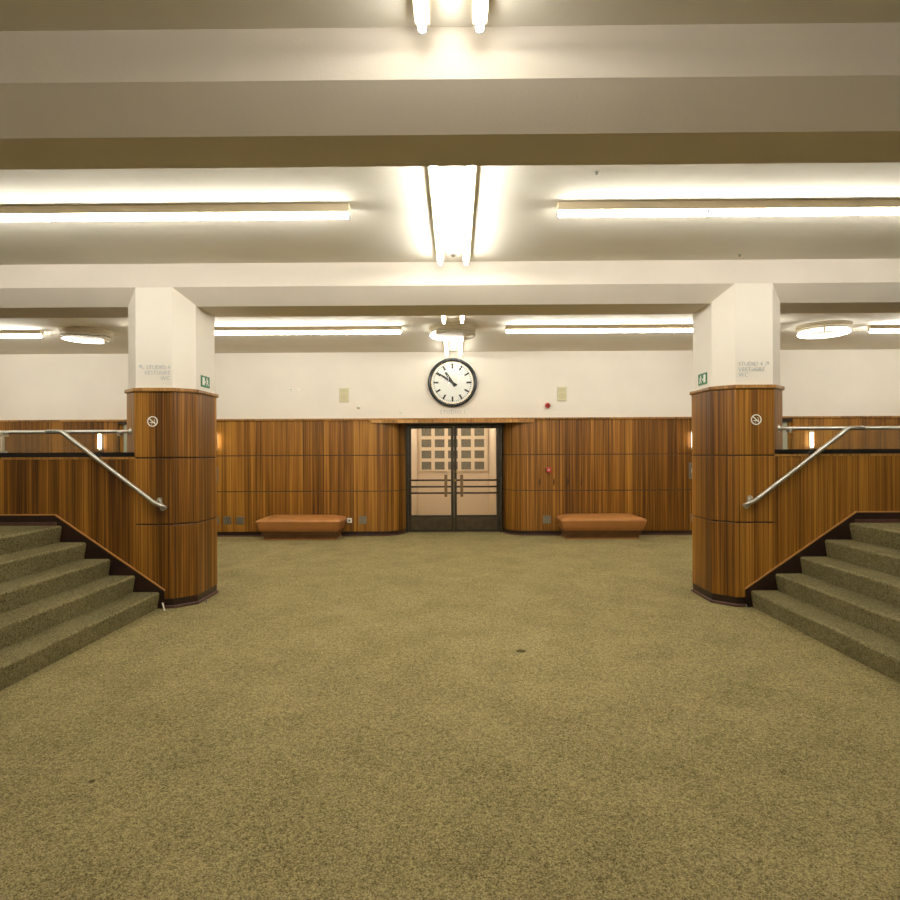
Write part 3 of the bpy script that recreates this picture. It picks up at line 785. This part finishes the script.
yf = YPL
t = tag(obj('wall_lettering', text_bm('STUDIO 1', 0.098, -0.02, yf, 2.300, 'CENTER', 0.006, 1.2), M['letter']), 'pale raised words STUDIO 1 between the clock and the double doors', 'sign', 'pale lettering on the back wall')
t = thing('wall_lettering', 'faint raised words VESTIAIRE WC with arrow, left above the panelling', 'sign', (-1.4, yf, 2.30), 'pale lettering on the back wall')
obj('text_line', text_bm('VESTIAIRE - WC', 0.068, -1.755, yf, 2.300, 'LEFT', 0.005, 1.12), M['faint'], t)
bm = bmesh.new(); bar2d(bm, -1.045, 2.345, -1.005, 2.305, 0.008, yf - 0.005, yf); bar2d(bm, -1.030, 2.305, -1.002, 2.305, 0.008, yf - 0.005, yf); bar2d(bm, -1.005, 2.302, -1.005, 2.332, 0.008, yf - 0.005, yf)
obj('arrow', bm, M['letter'], t)
t = thing('wall_lettering', 'faint raised words STUDIO 5 with arrow, right above the panelling', 'sign', (3.2, yf, 2.30), 'pale lettering on the back wall')
obj('text_line', text_bm('STUDIO 5', 0.068, 2.995, yf, 2.298, 'LEFT', 0.005, 1.1), M['faint'], t)
bm = bmesh.new(); bar2d(bm, 3.43, 2.322, 3.49, 2.322, 0.008, yf - 0.005, yf); bar2d(bm, 3.472, 2.338, 3.491, 2.321, 0.008, yf - 0.005, yf); bar2d(bm, 3.472, 2.306, 3.491, 2.323, 0.008, yf - 0.005, yf)
obj('arrow', bm, M['faint'], t)

# ------------------------------------------------------------------ fittings on the back wall
for x, lab in ((-2.09, 'yellowed wall loudspeaker grille left of the clock'), (2.05, 'yellowed wall loudspeaker grille right of the clock')):
    t = thing('wall_speaker', lab, 'loudspeaker', (x, yf, 2.53), 'yellowed loudspeakers on the back wall')
    ca = obj('casing', B(x - 0.084, x + 0.084, yf - 0.03, yf, 2.528, 2.796), M['ivory'], t, bevel=0.008)
    bm = bmesh.new(); lathe_y(bm, (x, yf - 0.03, 2.618), [(0.058, 0.002), (0.058, -0.004), (0.044, -0.004), (0.044, 0.002), (0.058, 0.002)], 32); cyl(bm, (x, yf - 0.03, 2.618), (x, yf - 0.034, 2.618), 0.022, n=24)
    obj('cone_ring', bm, M['ivoryd'], ca)
    bm = bmesh.new()
    for k in range(4): box(bm, x - 0.055, x + 0.055, yf - 0.032, yf - 0.029, 2.712 + k * 0.016, 2.719 + k * 0.016)
    obj('slots', bm, M['ivoryd'], ca)
t = thing('wall_switch', 'small white box with dark button on the plaster over left bench', 'switch', (-3.102, yf, 2.755))
obj('casing', B(-3.137, -3.067, yf - 0.022, yf, 2.745, 2.797), M['white'], t, bevel=0.004)
obj('button', B(-3.112, -3.090, yf - 0.026, yf - 0.02, 2.764, 2.778), M['black'], t)
tag(obj('blank_plate', B(-2.995, -2.925, yf - 0.010, yf, 2.742, 2.800), M['white'], bevel=0.004), 'blank white plate beside the box with dark button', 'wall plate')
t = thing('motion_detector', 'small white detector above the panelling left of the doors', 'detector', (-1.817, yf, 2.41))
obj('casing', B(-1.847, -1.787, yf - 0.05, yf, 2.425, 2.486), M['white'], t, bevel=0.008)
obj('lens', B(-1.840, -1.794, yf - 0.042, yf, 2.400, 2.425), M['ivoryd'], t, bevel=0.006)
t = thing('alarm_sounder', 'small round red alarm sounder on the plaster right of the clock', 'alarm', (1.777, yf, 2.44))
obj('base', cyl(bmesh.new(), (1.777, yf, 2.444), (1.777, yf - 0.03, 2.444), 0.052, n=28), M['red'], t, bevel=0.004)
obj('dome', lathe_y(bmesh.new(), (1.777, yf, 2.444), [(0.045, -0.028), (0.044, -0.055), (0.034, -0.075), (0.012, -0.082)], 28), M['red'], t, smooth=True)
obj('grille', cyl(bmesh.new(), (1.777, yf - 0.078, 2.444), (1.777, yf - 0.084, 2.444), 0.014, n=16), M['black'], t)
t = thing('fire_call_point', 'square red fire alarm call point on wood right of the doors', 'fire alarm', (1.762, YW, 1.18))
obj('casing', B(1.715, 1.809, YW - 0.045, YW, 1.180, 1.275), M['red'], t, bevel=0.006)
obj('press_pane', B(1.745, 1.779, YW - 0.048, YW - 0.04, 1.214, 1.246), M['white'], t)
obj('dot', cyl(bmesh.new(), (1.762, YW - 0.048, 1.230), (1.762, YW - 0.050, 1.230), 0.012, n=16), M['black'], t)
for x, z, lab in ((-4.56, 0.285, 'square grey floor level plate half hidden behind the left pillar'),
                  (-4.329, 0.285, 'square grey plate low on the panelling, left one of the pair'),
                  (-4.083, 0.284, 'square grey plate low on the panelling, nearer the left bench'),
                  (-1.743, 0.285, 'square grey plate low on the panelling between left bench and doors'),
                  (1.752, 0.281, 'square grey plate low on the panelling beside right bench'),
                  (4.545, 0.305, 'square grey floor level plate half hidden behind the right pillar')):
    x *= WS; z = wz(z)
    t = thing('socket_plate', lab, 'wall plate', (x, YW, z - 0.07), 'grey plates low on the panelling')
    pt = obj('plate', B(x - 0.072, x + 0.072, YW - 0.008, YW, z - 0.074, z + 0.074), M['greymetal'], t, bevel=0.003)
    for dx in (-0.05, 0.05): obj('screw', cyl(bmesh.new(), (x + dx, YW - 0.0075, z), (x + dx, YW - 0.0095, z), 0.006, n=10), M['steeld'], pt)
t = thing('switch_panel', 'tall grey switch plate half hidden behind the left pillar', 'switch', (-4.51, YW, 1.01))
obj('plate', B(-4.585, -4.434, YW - 0.012, YW, 1.01, 1.315), M['greymetal'], t, bevel=0.003)
obj('rocker', B(-4.535, -4.491, YW - 0.022, YW - 0.01, 1.12, 1.21), M['white'], t)
t = thing('switch_panel', 'tall grey switch plate with white rocker by the right pillar', 'switch', (4.45, YW, 1.05))
obj('plate', B(4.380, 4.525, YW - 0.012, YW, 1.048, 1.352), M['greymetal'], t, bevel=0.003)
obj('rocker', B(4.425, 4.481, YW - 0.024, YW - 0.01, 1.160, 1.245), M['white'], t)
t = thing('power_socket', 'cream power socket on the wood at right end of left bench', 'socket', (-2.011 + 0.10, YW, 0.25))
xx = -1.967
t.location = (xx, YW, 0.25)
obj('casing', B(xx - 0.045, xx + 0.045, YW - 0.035, YW, 0.252, 0.342), M['white'], t, bevel=0.006)
obj('outlet', cyl(bmesh.new(), (xx, YW - 0.034, 0.297), (xx, YW - 0.0365, 0.297), 0.020, n=20), M['black'], t)
obj('earth_pin', cyl(bmesh.new(), (xx - 0.006, YW - 0.036, 0.297), (xx - 0.006, YW - 0.038, 0.297), 0.007, n=12), M['white'], t)

# small bits on the carpet at the pillar feet
for x, y, h, r, tilt, mk, lab in ((-2.880, 5.925, 0.075, 0.007, 0.02, 'white', 'small white peg standing on the carpet at the left pillar foot'),
                                  (-2.585, 6.215, 0.035, 0.007, -0.006, 'steeld', 'tiny dark peg in the carpet beside the left pillar plinth'),
                                  (2.900, 5.940, 0.04, 0.006, 0.01, 'steeld', 'tiny grey peg in the carpet at the right pillar foot')):
    t = thing('carpet_peg', lab, 'peg', (x, y, 0), 'pegs at the pillar feet')
    obj('pin', cyl(bmesh.new(), (x, y, 0), (x - tilt, y, h), r, n=12), M[mk], t)
    obj('washer', cyl(bmesh.new(), (x, y, 0), (x, y, 0.004), r * 1.8, n=14), M[mk], t)

for x, y, r, lab in ((0.526, 4.679, 0.038, 'small dark round stain on the carpet in mid floor'), (-1.714, 2.828, 0.015, 'small dark round stain on the carpet near lower left')):
    bm = bmesh.new(); lathe_z(bm, (x, y, 0), [(r, 0.0), (r * 0.8, 0.0015), (r * 0.3, 0.002)], 16)
    tag(obj('carpet_stain', bm, M['stain']), lab, 'stain')

# ------------------------------------------------------------------ camera
cam = bpy.data.cameras.new('camera'); co = bpy.data.objects.new('camera', cam); C.objects.link(co)
cam.sensor_fit = 'HORIZONTAL'; cam.sensor_width = 36; cam.lens = 598.03 / 900 * 36
cam.shift_x = -(450.75 - 450) / 900; cam.shift_y = (453.06 - 450) / 900
yaw, roll = -0.0074, -0.0045
cr_, sr = math.cos(roll), math.sin(roll); cy_, sy = math.cos(yaw), math.sin(yaw)
Xc = Vector((cy_, -sy, 0)); Fw = Vector((sy, cy_, 0)); Up = Vector((0, 0, 1))
cxv = Xc * cr_ + Up * sr; cyv = Up * cr_ - Xc * sr; czv = -Fw
m = Matrix((cxv, cyv, czv)).transposed().to_4x4(); m.translation = Vector((0.0179, 0, H_EYE))
co.matrix_world = m; cam.clip_start = 0.05; cam.clip_end = 60
sc.camera = co

# ------------------------------------------------------------------ world and view
wd = bpy.data.worlds.new('world'); wd.use_nodes = True; sc.world = wd
wd.node_tree.nodes['Background'].inputs[0].default_value = (0.02, 0.018, 0.014, 1)
wd.node_tree.nodes['Background'].inputs[1].default_value = 0.2
sc.view_settings.view_transform = 'Standard'; sc.view_settings.look = 'None'
sc.view_settings.exposure = 0.0; sc.view_settings.gamma = 1.0
sc.view_settings.use_curve_mapping = False
sc.cycles.use_denoising = True
sc.cycles.max_bounces = 10; sc.cycles.diffuse_bounces = 6
sc.cycles.sample_clamp_indirect = 6
